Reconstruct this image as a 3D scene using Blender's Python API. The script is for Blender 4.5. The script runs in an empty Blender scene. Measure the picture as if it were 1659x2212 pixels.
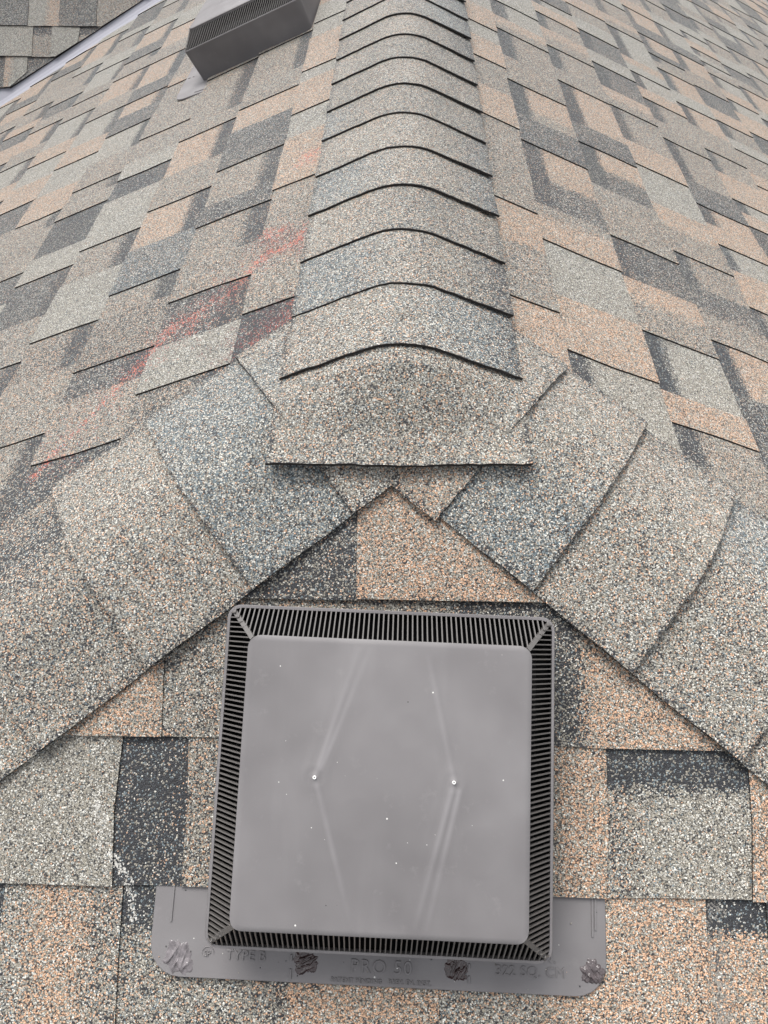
import bpy, bmesh, math, random
import numpy as np
from mathutils import Vector, Matrix

random.seed(7)
SC = bpy.context.scene
COL = SC.collection

# ------------------------------------------------------------------ camera
CAM = Vector((-0.00504, -0.68133, 0.49099))
YAW, PITCH, ROLL = 0.019475, 0.864852, 0.004249
FPX, WPX, HPX = 1611.14, 1659.0, 2212.0
cy, sy, cp, sp = math.cos(YAW), math.sin(YAW), math.cos(PITCH), math.sin(PITCH)
fwd = Vector((-sy * cp, cy * cp, -sp))
rgt = Vector((cy, sy, 0))
upv = rgt.cross(fwd)
cr, sr = math.cos(ROLL), math.sin(ROLL)
rgt, upv = cr * rgt + sr * upv, -sr * rgt + cr * upv
cd = bpy.data.cameras.new('camera')
cam = bpy.data.objects.new('camera', cd)
COL.objects.link(cam)
cam.matrix_world = Matrix(((rgt.x, upv.x, -fwd.x, CAM.x), (rgt.y, upv.y, -fwd.y, CAM.y), (rgt.z, upv.z, -fwd.z, CAM.z), (0, 0, 0, 1)))
cd.sensor_fit = 'VERTICAL'
cd.sensor_height = 36.0
cd.sensor_width = 27.0
cd.lens = FPX / HPX * 36.0
cd.clip_start = 0.02
cd.clip_end = 400
SC.camera = cam

# ------------------------------------------------------------------ daylight, overcast
SUN_DIR = Vector((-0.24, 0.27, 0.93)).normalized()      # towards the sun
SUN_EL = math.asin(SUN_DIR.z)
w = bpy.data.worlds.new('World')
SC.world = w
w.use_nodes = True
nt = w.node_tree
bg = nt.nodes['Background']
sky = nt.nodes.new('ShaderNodeTexSky')
sky.sky_type = 'NISHITA'
sky.sun_disc = False
sky.sun_elevation = SUN_EL
sky.sun_rotation = math.atan2(SUN_DIR.x, SUN_DIR.y)
sky.dust_density = 4.0
sky.air_density = 1.0
hs = nt.nodes.new('ShaderNodeHueSaturation')
hs.inputs['Saturation'].default_value = 0.16
nt.links.new(sky.outputs['Color'], hs.inputs['Color'])
nt.links.new(hs.outputs['Color'], bg.inputs['Color'])
bg.inputs['Strength'].default_value = 0.15
sd = bpy.data.lights.new('sun', 'SUN')
sd.energy = 1.4
sd.angle = math.radians(28)
sd.color = (1.0, 0.97, 0.92)
sun = bpy.data.objects.new('sun', sd)
COL.objects.link(sun)
sun.rotation_euler = SUN_DIR.to_track_quat('Z', 'Y').to_euler()
VS = SC.view_settings
VS.view_transform = 'Standard'
VS.look = 'None'
VS.gamma = 1
VS.use_curve_mapping = False
VS.exposure = 1.18

# ------------------------------------------------------------------ helpers
def tag(o, label=None, cat=None, group=None, kind=None):
    for k, v in (('label', label), ('category', cat), ('group', group), ('kind', kind)):
        if v:
            o[k] = v
    return o

def empty(name, M=None, parent=None):
    o = bpy.data.objects.new(name, None)
    COL.objects.link(o)
    o.empty_display_size = 0.05
    if parent:
        o.parent = parent
    if M is not None:
        o.matrix_basis = M
    return o

def mesh_obj(name, verts, faces, mats, fm=None, blend=None, parent=None, smooth=False, centre=True):
    v = np.asarray(verts, float)
    c = v.mean(0) if centre else np.zeros(3)
    me = bpy.data.meshes.new(name)
    me.from_pydata([tuple(p) for p in v - c], [], faces)
    for m in mats:
        me.materials.append(m)
    if fm is not None:
        me.polygons.foreach_set('material_index', fm)
    if blend is not None:
        at = me.attributes.new('blend', 'FLOAT_COLOR', 'POINT')
        at.data.foreach_set('color', np.asarray(blend, 'f').ravel())
    if smooth:
        me.polygons.foreach_set('use_smooth', [True] * len(me.polygons))
    me.update()
    o = bpy.data.objects.new(name, me)
    COL.objects.link(o)
    o.location = c
    if parent:
        o.parent = parent
    return o

def project(p):
    d = Vector(p) - CAM
    z = d.dot(fwd)
    if z < 0.05:
        return None
    return (WPX / 2 + FPX * d.dot(rgt) / z, HPX / 2 - FPX * d.dot(upv) / z)

# ------------------------------------------------------------------ materials
class NB:
    def __init__(s, name):
        s.m = bpy.data.materials.new(name)
        s.m.use_nodes = True
        s.nt = s.m.node_tree
        s.bs = s.nt.nodes['Principled BSDF']
    def n(s, t, **kw):
        x = s.nt.nodes.new(t)
        for k, v in kw.items():
            setattr(x, k, v)
        return x
    def l(s, a, b):
        s.nt.links.new(a, b)
    def math(s, op, a, b=None, c=None, clamp=False):
        x = s.n('ShaderNodeMath', operation=op, use_clamp=clamp)
        for i, q in enumerate((a, b, c)):
            if q is None:
                continue
            if hasattr(q, 'links'):
                s.l(q, x.inputs[i])
            else:
                x.inputs[i].default_value = q
        return x.outputs[0]
    def vmath(s, op, a, b=None, scale=None):
        x = s.n('ShaderNodeVectorMath', operation=op)
        for i, q in enumerate((a, b)):
            if q is None:
                continue
            if hasattr(q, 'links'):
                s.l(q, x.inputs[i])
            else:
                x.inputs[i].default_value = q
        if scale is not None:
            if hasattr(scale, 'links'):
                s.l(scale, x.inputs['Scale'])
            else:
                x.inputs['Scale'].default_value = scale
        return x
    def mix(s, f, a, b):
        x = s.n('ShaderNodeMix', data_type='RGBA')
        for q, i in ((f, 0), (a, 6), (b, 7)):
            if hasattr(q, 'links'):
                s.l(q, x.inputs[i])
            elif i == 0:
                x.inputs[0].default_value = q
            else:
                x.inputs[i].default_value = (*q, 1)
        return x.outputs[2]
    def ramp(s, v, lo, hi):
        x = s.n('ShaderNodeMapRange')
        x.clamp = True
        s.l(v, x.inputs[0])
        x.inputs[1].default_value = lo
        x.inputs[2].default_value = hi
        return x.outputs[0]

DARK, ORANGE, PALE, BLUE, TAN = (.026, .028, .033), (.45, .29, .19), (.46, .45, .41), (.135, .17, .185), (.272, .249, .200)

def granules(name, marks=(), mark_col=(.6, .1, .06), mark_amt=0.75):
    """Ceramic roofing granules: cells coloured at random by the shares in the 'blend' attribute."""
    b = NB(name)
    geo = b.n('ShaderNodeNewGeometry')
    pos = geo.outputs['Position']
    at = b.n('ShaderNodeAttribute', attribute_name='blend')
    sep = b.n('ShaderNodeSeparateColor')
    b.l(at.outputs['Color'], sep.inputs[0])
    wob = b.n('ShaderNodeTexNoise')
    wob.inputs['Scale'].default_value = 260
    wob.inputs['Detail'].default_value = 1
    b.l(pos, wob.inputs['Vector'])
    wv = b.vmath('SCALE', wob.outputs['Color'], scale=0.0022).outputs[0]
    p2 = b.vmath('ADD', pos, wv).outputs[0]
    vor = b.n('ShaderNodeTexVoronoi')
    vor.inputs['Scale'].default_value = 640
    b.l(p2, vor.inputs['Vector'])
    vc = b.n('ShaderNodeSeparateColor')
    b.l(vor.outputs['Color'], vc.inputs[0])
    r1, r2, r3 = vc.outputs[0], vc.outputs[1], vc.outputs[2]
    # patchiness of the blend at three scales
    def noise(scale, detail=2):
        x = b.n('ShaderNodeTexNoise')
        x.inputs['Scale'].default_value = scale
        x.inputs['Detail'].default_value = detail
        b.l(pos, x.inputs['Vector'])
        return x.outputs[0]
    n1, n2, n3 = noise(9, 3), noise(70, 2), noise(240, 1)
    d = b.math('ADD', sep.outputs[0], b.math('MULTIPLY', b.math('SUBTRACT', n1, .5), .22))
    d = b.math('ADD', d, b.math('MULTIPLY', b.math('SUBTRACT', n2, .5), .30))
    d = b.math('ADD', d, b.math('MULTIPLY', b.math('SUBTRACT', n3, .5), .22))
    o = b.math('MULTIPLY', sep.outputs[1], b.math('ADD', .45, b.math('MULTIPLY', n2, 1.1)))
    t1 = b.math('MAXIMUM', d, 0.015)
    t2 = b.math('ADD', t1, o)
    t3 = b.math('ADD', t2, sep.outputs[2])
    t4 = b.math('ADD', t3, at.outputs['Alpha'])
    var = b.math('ADD', .68, b.math('MULTIPLY', r2, .64))
    tan = b.mix(r3, TAN, (.245, .232, .205))
    c = b.mix(b.math('LESS_THAN', r1, t4), tan, BLUE)
    c = b.mix(b.math('LESS_THAN', r1, t3), c, PALE)
    c = b.mix(b.math('LESS_THAN', r1, t2), c, ORANGE)
    c = b.mix(b.math('LESS_THAN', r1, t1), c, DARK)
    sc = b.vmath('SCALE', c, scale=var).outputs[0]
    # bare asphalt shows between the granules
    gap = b.ramp(vor.outputs['Distance'], .44, .72)
    c = b.mix(b.math('MULTIPLY', gap, .84), sc, (.02, .019, .019))
    for (pts, wd, amt, col) in marks:
        best = None
        for (ax, ay), (bx, by) in zip(pts[:-1], pts[1:]):
            A = Vector((ax, ay, 0)); B = Vector((bx, by, 0))
            pf = b.vmath('MULTIPLY', pos, (1, 1, 0)).outputs[0]
            ap = b.vmath('SUBTRACT', pf, tuple(A)).outputs[0]
            AB = B - A
            dt = b.vmath('DOT_PRODUCT', ap, tuple(AB)).outputs[1]
            tt = b.math('DIVIDE', dt, max(AB.length_squared, 1e-9), clamp=True)
            tt = b.math('MINIMUM', b.math('MAXIMUM', tt, 0.0), 1.0)
            pr = b.vmath('SCALE', tuple(AB), scale=tt).outputs[0]
            ds = b.vmath('LENGTH', b.vmath('SUBTRACT', ap, pr).outputs[0]).outputs[1]
            best = ds if best is None else b.math('MINIMUM', best, ds)
        # ragged edge, broken by the granules' own relief
        nd = b.math('ADD', best, b.math('MULTIPLY', b.math('SUBTRACT', n2, .5), wd * 2.6))
        m = b.math('SUBTRACT', 1.0, b.ramp(nd, wd * .15, wd))
        m = b.math('MULTIPLY', m, b.ramp(b.math('ADD', b.math('MULTIPLY', n1, .9), b.math('ADD', n3, b.math('MULTIPLY', n2, .9))), 1.05, 1.7))
        # chalk catches on some granules and misses others
        hitg = b.math('LESS_THAN', r3, b.math('MULTIPLY', m, amt * 1.15))
        vcol = b.vmath('SCALE', tuple(col), scale=b.math('ADD', .6, b.math('MULTIPLY', r2, .8))).outputs[0]
        c = b.mix(b.math('MULTIPLY', hitg, .8), c, vcol)
    b.l(c, b.bs.inputs['Base Color'])
    b.bs.inputs['Roughness'].default_value = .6
    b.bs.inputs['Specular IOR Level'].default_value = .35
    b.bs.inputs['Sheen Weight'].default_value = .03
    b.bs.inputs['Diffuse Roughness'].default_value = 1.0
    b.bs.inputs['Sheen Roughness'].default_value = .45
    bp = b.n('ShaderNodeBump')
    bp.inputs['Strength'].default_value = .75
    bp.inputs['Distance'].default_value = .0011
    hgt = b.math('ADD', b.math('SUBTRACT', 1.0, vor.outputs['Distance']), b.math('MULTIPLY', r3, .5))
    b.l(hgt, bp.inputs['Height'])
    b.l(bp.outputs[0], b.bs.inputs['Normal'])
    return b.m

S_ = 0.41207297
SF = 0.58050934
TS, TF = math.tan(S_), math.tan(SF)
RED = (.46, .125, .085)
CHALK = (.46, .45, .42)

def lx(v, y):   # point on the left slope, seen from above
    return (-v * math.cos(S_), y)

RED_MARKS = [
    ([(-.2079, .3486), (-.1835, .322), (-.1721, .3377)], .016, .55, RED),
    ([(-.136, .326), (-.1454, .2907), (-.1593, .2753), (-.1857, .2817), (-.2096, .2557)], .017, .78, RED),
    ([(-.1639, .5399), (-.1504, .5341), (-.156, .556)], .024, .45, RED),
    ([(-.2096, .2557), (-.2464, .2152), (-.2831, .1942)], .013, .5, RED),
    ([(-.2831, .1942), (-.3145, .1826), (-.333, .1547), (-.3631, .1058)], .022, .62, RED),
    ([(-.2801, .1936), (-.2861, .1529)], .010, .5, RED),
    ([(-.3631, .1058), (-.3966, .046), (-.41, .0243), (-.4386, -.0186), (-.4589, -.0528)], .011, .5, RED),
    ([(-.134, .1275), (-.1396, .098), (-.1665, .0819), (-.1898, .0677)], .018, .62, RED),
    ([(-.175, .30), (-.145, .285)], .065, .42, (.24, .06, .045)),
    ([(-.15, .10), (-.19, .08)], .06, .5, (.15, .04, .035)),
    ([(-.24, .22), (-.34, .14)], .065, .22, (.30, .09, .065)),
    ([(-.39, .06), (-.43, -.02)], .06, .15, (.30, .09, .065)),
]
CHALK_MARKS = [
    ([(-.3002, -.4185), (-.2884, -.4481), (-.2825, -.4642)], .010, .45, CHALK),
    ([(-.2825, -.4642), (-.265, -.4803), (-.258, -.495)], .007, .9, CHALK),
    ([(-.258, -.495), (-.2533, -.5128)], .006, .5, CHALK),
    ([(.3161, -.4889), (.3195, -.537), (.3256, -.60)], .013, .8, (.17, .16, .145)),
    ([(.3176, -.512), (.320, -.54)], .004, .9, (.035, .035, .04)),
]
M_GRAN = granules('roof granules')
M_GRAN_L = granules('roof granules with red chalk', RED_MARKS)
M_GRAN_F = granules('roof granules with scuffs', CHALK_MARKS)

def plain(name, col, rough, spec=.5, bump=0, bscale=400, var=0.0):
    b = NB(name)
    b.bs.inputs['Base Color'].default_value = (*col, 1)
    b.bs.inputs['Roughness'].default_value = rough
    b.bs.inputs['Specular IOR Level'].default_value = spec
    if bump or var:
        tc = b.n('ShaderNodeTexCoord')
        nz = b.n('ShaderNodeTexNoise')
        nz.inputs['Scale'].default_value = bscale
        nz.inputs['Detail'].default_value = 4
        b.l(tc.outputs['Object'], nz.inputs['Vector'])
        if bump:
            bp = b.n('ShaderNodeBump')
            bp.inputs['Strength'].default_value = 1
            bp.inputs['Distance'].default_value = bump
            b.l(nz.outputs[0], bp.inputs['Height'])
            b.l(bp.outputs[0], b.bs.inputs['Normal'])
        if var:
            lo = tuple(c * (1 - var) for c in col)
            hi = tuple(c * (1 + var) for c in col)
            b.l(b.mix(b.ramp(nz.outputs[0], .3, .7), lo, hi), b.bs.inputs['Base Color'])
    return b.m

M_EDGE = plain('asphalt cut edge', (.018, .016, .015), .8, .3, .0006, 500, .5)
M_DECK = plain('asphalt underlay', (.02, .02, .02), .9, .2)
M_METAL = plain('painted valley metal', (.21, .21, .235), .85, .1, .0008, 7, .04)

def plastic(name, specks, creases=()):
    b = NB(name)
    tc = b.n('ShaderNodeTexCoord')
    P = tc.outputs['Object']
    nz = b.n('ShaderNodeTexNoise'); nz.inputs['Scale'].default_value = 13; nz.inputs['Detail'].default_value = 5
    b.l(P, nz.inputs['Vector'])
    c = b.mix(b.ramp(nz.outputs[0], .3, .72), (.135, .128, .130), (.160, .153, .155))
    # flow streaks left by moulding
    mp = b.n('ShaderNodeMapping'); mp.inputs['Scale'].default_value = (26, 4, 26); mp.inputs['Rotation'].default_value = (0, 0, .25)
    b.l(P, mp.inputs['Vector'])
    n2 = b.n('ShaderNodeTexNoise'); n2.inputs['Scale'].default_value = 1.0; n2.inputs['Detail'].default_value = 6
    b.l(mp.outputs[0], n2.inputs['Vector'])
    c = b.mix(b.math('MULTIPLY', b.ramp(n2.outputs[0], .52, .8), .45), c, (.195, .188, .190))
    n4 = b.n('ShaderNodeTexNoise'); n4.inputs['Scale'].default_value = 5; n4.inputs['Detail'].default_value = 3; n4.inputs['Roughness'].default_value = .7
    b.l(P, n4.inputs['Vector'])
    c = b.mix(b.math('MULTIPLY', b.ramp(n4.outputs[0], .40, .66), .7), c, (.098, .092, .094))
    n5 = b.n('ShaderNodeTexNoise'); n5.inputs['Scale'].default_value = 38; n5.inputs['Detail'].default_value = 8; n5.inputs['Roughness'].default_value = .75
    b.l(P, n5.inputs['Vector'])
    c = b.mix(b.math('MULTIPLY', b.ramp(n5.outputs[0], .58, .75), .35), c, (.21, .20, .20))
    for (ax, ay), (bx, by) in creases:      # lid creases, their highlight painted in as paler lines
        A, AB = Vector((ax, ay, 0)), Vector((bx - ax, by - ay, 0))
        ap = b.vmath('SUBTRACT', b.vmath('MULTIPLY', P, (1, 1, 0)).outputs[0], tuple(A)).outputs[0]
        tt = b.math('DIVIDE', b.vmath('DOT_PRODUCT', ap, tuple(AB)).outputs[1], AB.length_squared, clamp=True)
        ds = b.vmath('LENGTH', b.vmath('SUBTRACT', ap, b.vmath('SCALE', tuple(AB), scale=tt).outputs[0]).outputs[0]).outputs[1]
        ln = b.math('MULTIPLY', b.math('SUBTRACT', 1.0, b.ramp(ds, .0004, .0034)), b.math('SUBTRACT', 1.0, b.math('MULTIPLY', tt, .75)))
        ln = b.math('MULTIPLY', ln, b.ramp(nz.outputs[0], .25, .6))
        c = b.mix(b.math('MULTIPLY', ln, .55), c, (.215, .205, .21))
    if specks:
        v = b.n('ShaderNodeTexVoronoi'); v.inputs['Scale'].default_value = 110
        b.l(P, v.inputs['Vector'])
        vs = b.n('ShaderNodeSeparateColor'); b.l(v.outputs['Color'], vs.inputs[0])
        rad = b.math('MULTIPLY', b.math('POWER', vs.outputs[1], 3.0), .09)
        near = b.math('LESS_THAN', v.outputs['Distance'], rad)
        on = b.math('MULTIPLY', near, b.math('LESS_THAN', vs.outputs[0], .8))
        dk = b.math('MULTIPLY', b.math('LESS_THAN', v.outputs['Distance'], b.math('MULTIPLY', rad, .8)), b.math('GREATER_THAN', vs.outputs[0], .93))
        c = b.mix(on, c, (.5, .49, .47))
        c = b.mix(dk, c, (.02, .018, .018))
    b.l(c, b.bs.inputs['Base Color'])
    rg = b.math('ADD', .38, b.math('MULTIPLY', n4.outputs[0], .3))
    b.bs.inputs['Specular IOR Level'].default_value = .18
    b.l(rg, b.bs.inputs['Roughness'])
    n3 = b.n('ShaderNodeTexNoise'); n3.inputs['Scale'].default_value = 900
    b.l(P, n3.inputs['Vector'])
    bp = b.n('ShaderNodeBump'); bp.inputs['Strength'].default_value = .12; bp.inputs['Distance'].default_value = .0004
    b.l(n3.outputs[0], bp.inputs['Height'])
    b.l(bp.outputs[0], b.bs.inputs['Normal'])
    return b.m

M_PLA = plastic('weathered brown grey plastic', True)
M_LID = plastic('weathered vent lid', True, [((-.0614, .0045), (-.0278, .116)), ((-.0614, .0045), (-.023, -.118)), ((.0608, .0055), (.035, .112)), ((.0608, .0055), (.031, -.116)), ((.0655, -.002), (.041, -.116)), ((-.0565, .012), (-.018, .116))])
M_PLB = plain('brown grey plastic bars', (.09, .084, .080), .42, .5)
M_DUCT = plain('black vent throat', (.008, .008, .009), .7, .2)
M_SEAL = plain('dark brown roof sealant', (.028, .016, .016), .11, .6, .0005, 120, .3)
M_SEALG = plain('smeared grey sealant', (.12, .108, .113), .22, .5, .0015, 160, .35)
M_SEALD = plain('drying brown sealant', (.07, .058, .06), .18, .5, .0012, 150, .4)
M_PIP = plain('white gate mark', (.65, .64, .62), .5)

# ------------------------------------------------------------------ colour blends: shares of dark, orange, pale, blue grey; the rest is tan
BL = {'P': (.05, .44, .13, .0), 'L': (.01, .01, .24, .03), 'M': (.21, .14, .12, .05), 'G': (.60, .04, .08, .08),
      'D': (.73, .03, .025, .09), 'B': (.13, .05, .25, .34), 'N': (.10, .13, .22, .07), 'V': (.22, .09, .12, .09), 'K': (.38, .04, .12, .28),
      'R': (.38, .13, .09, .04)}

def jit(c, a=.03):
    return tuple(max(0, q + random.uniform(-a, a)) for q in c)

# ------------------------------------------------------------------ roof: one house roof > slopes > shingles
roof = empty('shingle_roof')
tag(roof, 'hip roof of mottled tan, peach and charcoal asphalt shingles under both vents', 'roof', kind='thing')

E_ = .143
VR, VL, VF = .081, .0802, .2943 - 2 * .143
VAL = (-.5126, 3.066)           # trimmed edge of the left slope's shingles along the valley: y = a*v + b
VALC = (-.5096, 3.213)          # the valley itself
Lc, Ls = math.cos(S_), math.sin(S_)
Fc, Fs = math.cos(SF), math.sin(SF)
W_ANG = math.radians(38.1625)
Wc, Ws = math.cos(W_ANG), math.sin(W_ANG)
# the wing roof across the valley: contains the valley line and the level direction x
_vp = (-1.2 * Lc, VALC[0] * 1.2 + VALC[1], -1.2 * Ls)
WY0 = _vp[1] - _vp[2] * Wc / Ws      # y where the wing plane reaches z = 0

def posR(a, v, h): return (v * Lc + h * Ls, a, -v * Ls + h * Lc)
def posL(a, v, h): return (-v * Lc - h * Ls, a, -v * Ls + h * Lc)
def posF(a, v, h): return (a, -v * Fc - h * Fs, -v * Fs + h * Fc)
def posW(a, v, h): return (a, WY0 - v * Wc - h * Ws, -v * Ws + h * Wc)
YH = Lc * TS / TF
def clR(a, v): return max(a, -YH * v + .055)
def clL(a, v): return min(max(a, -YH * v + .055), VAL[0] * v + VAL[1])
def clF(a, v):
    m = max(0, v * Fc * TF / TS - .075)
    return max(-m, min(m, a))
def clW(a, v): return min(a, -v * Ws / TS - .045)

PIECES = []     # (slope, verts, faces, material index, blends)

def piece(slope, pos, clip, a0, a1, v0, v1, kind, stops, side, band=True, near_skirt=None):
    """One shingle tab. kind T = raised tooth, R = the recessed ply between teeth. stops: [(a, blend)] from a0 to a1."""
    if kind == 'T':
        hu, hd = .0034, .0080
        rows = [(v0 - .03, None), (v0 + .004, None), ((v0 + v1) / 2, None), (v1, None)]
    else:
        hu, hd = .0012, .0058
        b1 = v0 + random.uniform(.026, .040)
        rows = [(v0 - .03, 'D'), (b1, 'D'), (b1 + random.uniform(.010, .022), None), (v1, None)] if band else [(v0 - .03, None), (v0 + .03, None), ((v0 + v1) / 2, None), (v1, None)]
    e = 0 if kind == 'T' else .002
    acols = [(a0 - e, stops[0][1])]
    for i in range(len(stops) - 1):
        a = stops[i][0]
        acols += [(a - .012, stops[i][1]), (a + .012, stops[i + 1][1])]
    if len(stops) == 1 and a1 - a0 > .06:
        acols.append(((a0 + a1) / 2, stops[0][1]))
    acols.append((a1 + e, stops[-1][1]))
    n = len(acols)
    wob = [random.uniform(-.0022, .0022) for _ in range(8)]
    V, B = [], []
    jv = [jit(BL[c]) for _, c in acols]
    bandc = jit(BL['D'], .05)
    wig = [[random.uniform(-.005, .005) if i not in (0, n - 1) else 0 for i in range(n)] for _ in rows]
    butt = [random.uniform(-.0012, .0012) for _ in range(n)]
    for ri, (v, c) in enumerate(rows):
        t = (v - v0) / (v1 - v0)
        for i, (a, cc) in enumerate(acols):
            aa = a
            if kind == 'T' and i == 0:
                aa = a + wob[ri]
            if kind == 'T' and i == n - 1:
                aa = a + wob[4 + ri]
            vv = v + (butt[i] if ri == 3 else (wig[ri][i] if c == 'D' or ri == 2 else 0))
            h = hu + (hd - hu) * max(t, -.12)
            if t < 0:
                h -= .0005
            V.append(pos(clip(aa, vv), vv, h))
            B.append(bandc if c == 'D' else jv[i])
    Fq, M = [], []
    for r in range(3):
        for i in range(n - 1):
            q = (r * n + i, r * n + i + 1, (r + 1) * n + i + 1, (r + 1) * n + i)
            Fq.append(q if side > 0 else q[::-1]); M.append(0)
    # cut edges drop to the layer below
    def skirt(idx):
        base = len(V)
        for k in idx:
            V.append(tuple(np.array(V[k]) + DN)); B.append(B[k])
        for j in range(len(idx) - 1):
            Fq.append((idx[j], idx[j + 1], base + j + 1, base + j)); M.append(1)
    DN = (np.array(pos(0, 0, 0)) - np.array(pos(0, 0, 1))) * .0075
    skirt([3 * n + i for i in range(n)])
    skirt([r * n for r in range(4)][::-1])
    skirt([r * n + n - 1 for r in range(4)])
    A = np.array(V[:4 * n])
    # drop tabs that the hip or the valley cuts away entirely
    if np.ptp(A[[0, n - 1, 3 * n, 4 * n - 1]], axis=0).max() < .02:
        return
    ext = A[n:4 * n].reshape(3, n, 3)
    w0 = np.linalg.norm(ext[:, -1] - ext[:, 0], axis=1).max()
    if w0 < .006:
        return
    PIECES.append((slope, V, Fq, M, B))

def stops_of(spec, a1):
    """'P' or ('P', .57, 'M') -> [(a, blend)]"""
    if isinstance(spec, str):
        return [(a1, spec)]
    out = []
    for i in range(0, len(spec), 2):
        out.append((spec[i + 1] if i + 1 < len(spec) else a1, spec[i]))
    return out

def pick(ws):
    r = random.random() * sum(x for _, x in ws)
    for c, x in ws:
        r -= x
        if r <= 0:
            return c
TCOL = [('P', .32), ('L', .27), ('M', .25), ('G', .16)]
RCOL = [('P', .26), ('L', .24), ('M', .32), ('G', .18)]

def course(slope, pos, clip, v0, lo, hi, teeth, init, side, flip=False, bandp=.9):
    """teeth: [(near edge, far end, tooth blend, blend of the recess beyond)] from near to far; random beyond those."""
    tt = list(teeth)
    a = tt[-1][0] if tt else lo - random.uniform(0, .25)
    while a < hi:
        if tt and a == tt[-1][0]:
            a = a + random.uniform(.22, .33)
        T = random.uniform(.08, .17)
        g = random.uniform(.21, .33)
        tc, rc = pick(TCOL), pick(RCOL)
        if random.random() < .25:
            tc = (tc, a + T * random.uniform(.3, .7), pick(TCOL))
        tt.append((a, a + T, tc, rc))
        a += g + T * .3
    if init and tt[0][0] > lo:
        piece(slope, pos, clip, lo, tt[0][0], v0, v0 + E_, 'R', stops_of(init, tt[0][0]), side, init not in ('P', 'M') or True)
    for i, (s, e, tc, rc) in enumerate(tt):
        if s > hi:
            break
        nx = tt[i + 1][0] if i + 1 < len(tt) else e + .12
        e = min(e, nx)
        piece(slope, pos, clip, s, e, v0, v0 + E_, 'T', stops_of(tc, e), side)
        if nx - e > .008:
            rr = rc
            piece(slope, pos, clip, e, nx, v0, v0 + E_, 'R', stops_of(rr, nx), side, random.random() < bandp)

RIGHT = {
 1: ('P', [(.157, .30, 'M', 'P'), (.415, .57, 'M', 'M'), (.72, .86, 'P', 'M'), (1.01, 1.135, 'P', 'L'), (1.225, 1.36, 'P', 'L')]),
 2: ('L', [(.085, .21, 'P', 'L'), (.352, .468, ('P', .43, 'M'), ('G', .571, 'P')), (.69, .81, 'G', ('M', .86, 'P')), (.973, 1.112, 'M', 'M'), (1.281, 1.374, ('M', 1.32, 'P'), 'L'), (1.503, 1.62, 'L', 'L')]),
 3: ('M', [(.02, .082, 'P', 'L'), (.212, .351, ('M', .29, 'P'), 'G'), (.472, .65, 'M', ('G', .74, 'P')), (.825, .921, 'G', 'P'), (1.134, 1.215, 'M', 'M'), (1.362, 1.493, ('M', 1.43, 'P'), 'M'), (1.61, 1.69, 'P', 'L'), (1.75, 1.86, 'G', 'P')]),
 4: ('G', [(-.012, .146, 'G', 'P'), (.27, .424, ('M', .35, 'G'), 'M'), (.526, .70, ('M', .62, 'P'), 'L'), (.863, .975, 'P', 'M'), (1.16, 1.27, ('M', 1.21, 'P'), 'G'), (1.428, 1.52, 'L', 'G'), (1.675, 1.78, 'L', 'M'), (1.9, 2.0, 'P', 'M')]),
 5: ('M', [(.19, .27, 'P', 'M'), (.442, .564, 'P', 'L'), (.655, .73, 'P', 'P'), (.81, .922, 'G', 'M'), (1.118, 1.225, 'M', 'M'), (1.357, 1.43, 'P', 'L'), (1.54, 1.657, ('L', 1.6, 'P'), 'L'), (1.91, 2.03, ('M', 1.97, 'P'), 'M')]),
 6: ('G', [(.30, .41, 'M', 'P'), (.53, .662, 'P', 'G'), (.83, .89, 'P', 'L'), (.948, 1.08, 'P', 'M'), (1.205, 1.344, 'M', 'P'), (1.485, 1.575, 'L', 'P'), (1.73, 1.79, 'M', 'M'), (1.852, 1.90, 'G', 'P'), (2.035, 2.139, 'G', 'P'), (2.31, 2.42, 'P', 'M')]),
 7: ('M', [(.9, 1.02, 'L', 'P'), (1.13, 1.2, 'P', 'M'), (1.34, 1.406, 'L', 'M'), (1.52, 1.612, 'P', 'G'), (1.77, 1.90, 'M', 'P'), (2.065, 2.15, 'G', 'L'), (2.34, 2.45, 'L', 'M')]),
 8: ('M', [(1.35, 1.44, 'P', 'G'), (1.585, 1.726, 'P', 'L'), (1.83, 1.909, 'P', 'L'), (2.035, 2.10, 'M', 'L'), (2.15, 2.2, 'L', 'M'), (2.275, 2.36, 'P', 'L'), (2.453, 2.55, 'L', 'G')]),
 9: ('M', [(1.82, 1.9, 'L', 'P'), (2.09, 2.17, 'M', 'G'), (2.29, 2.4, 'L', 'M'), (2.555, 2.65, 'L', 'M')]),
}
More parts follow.
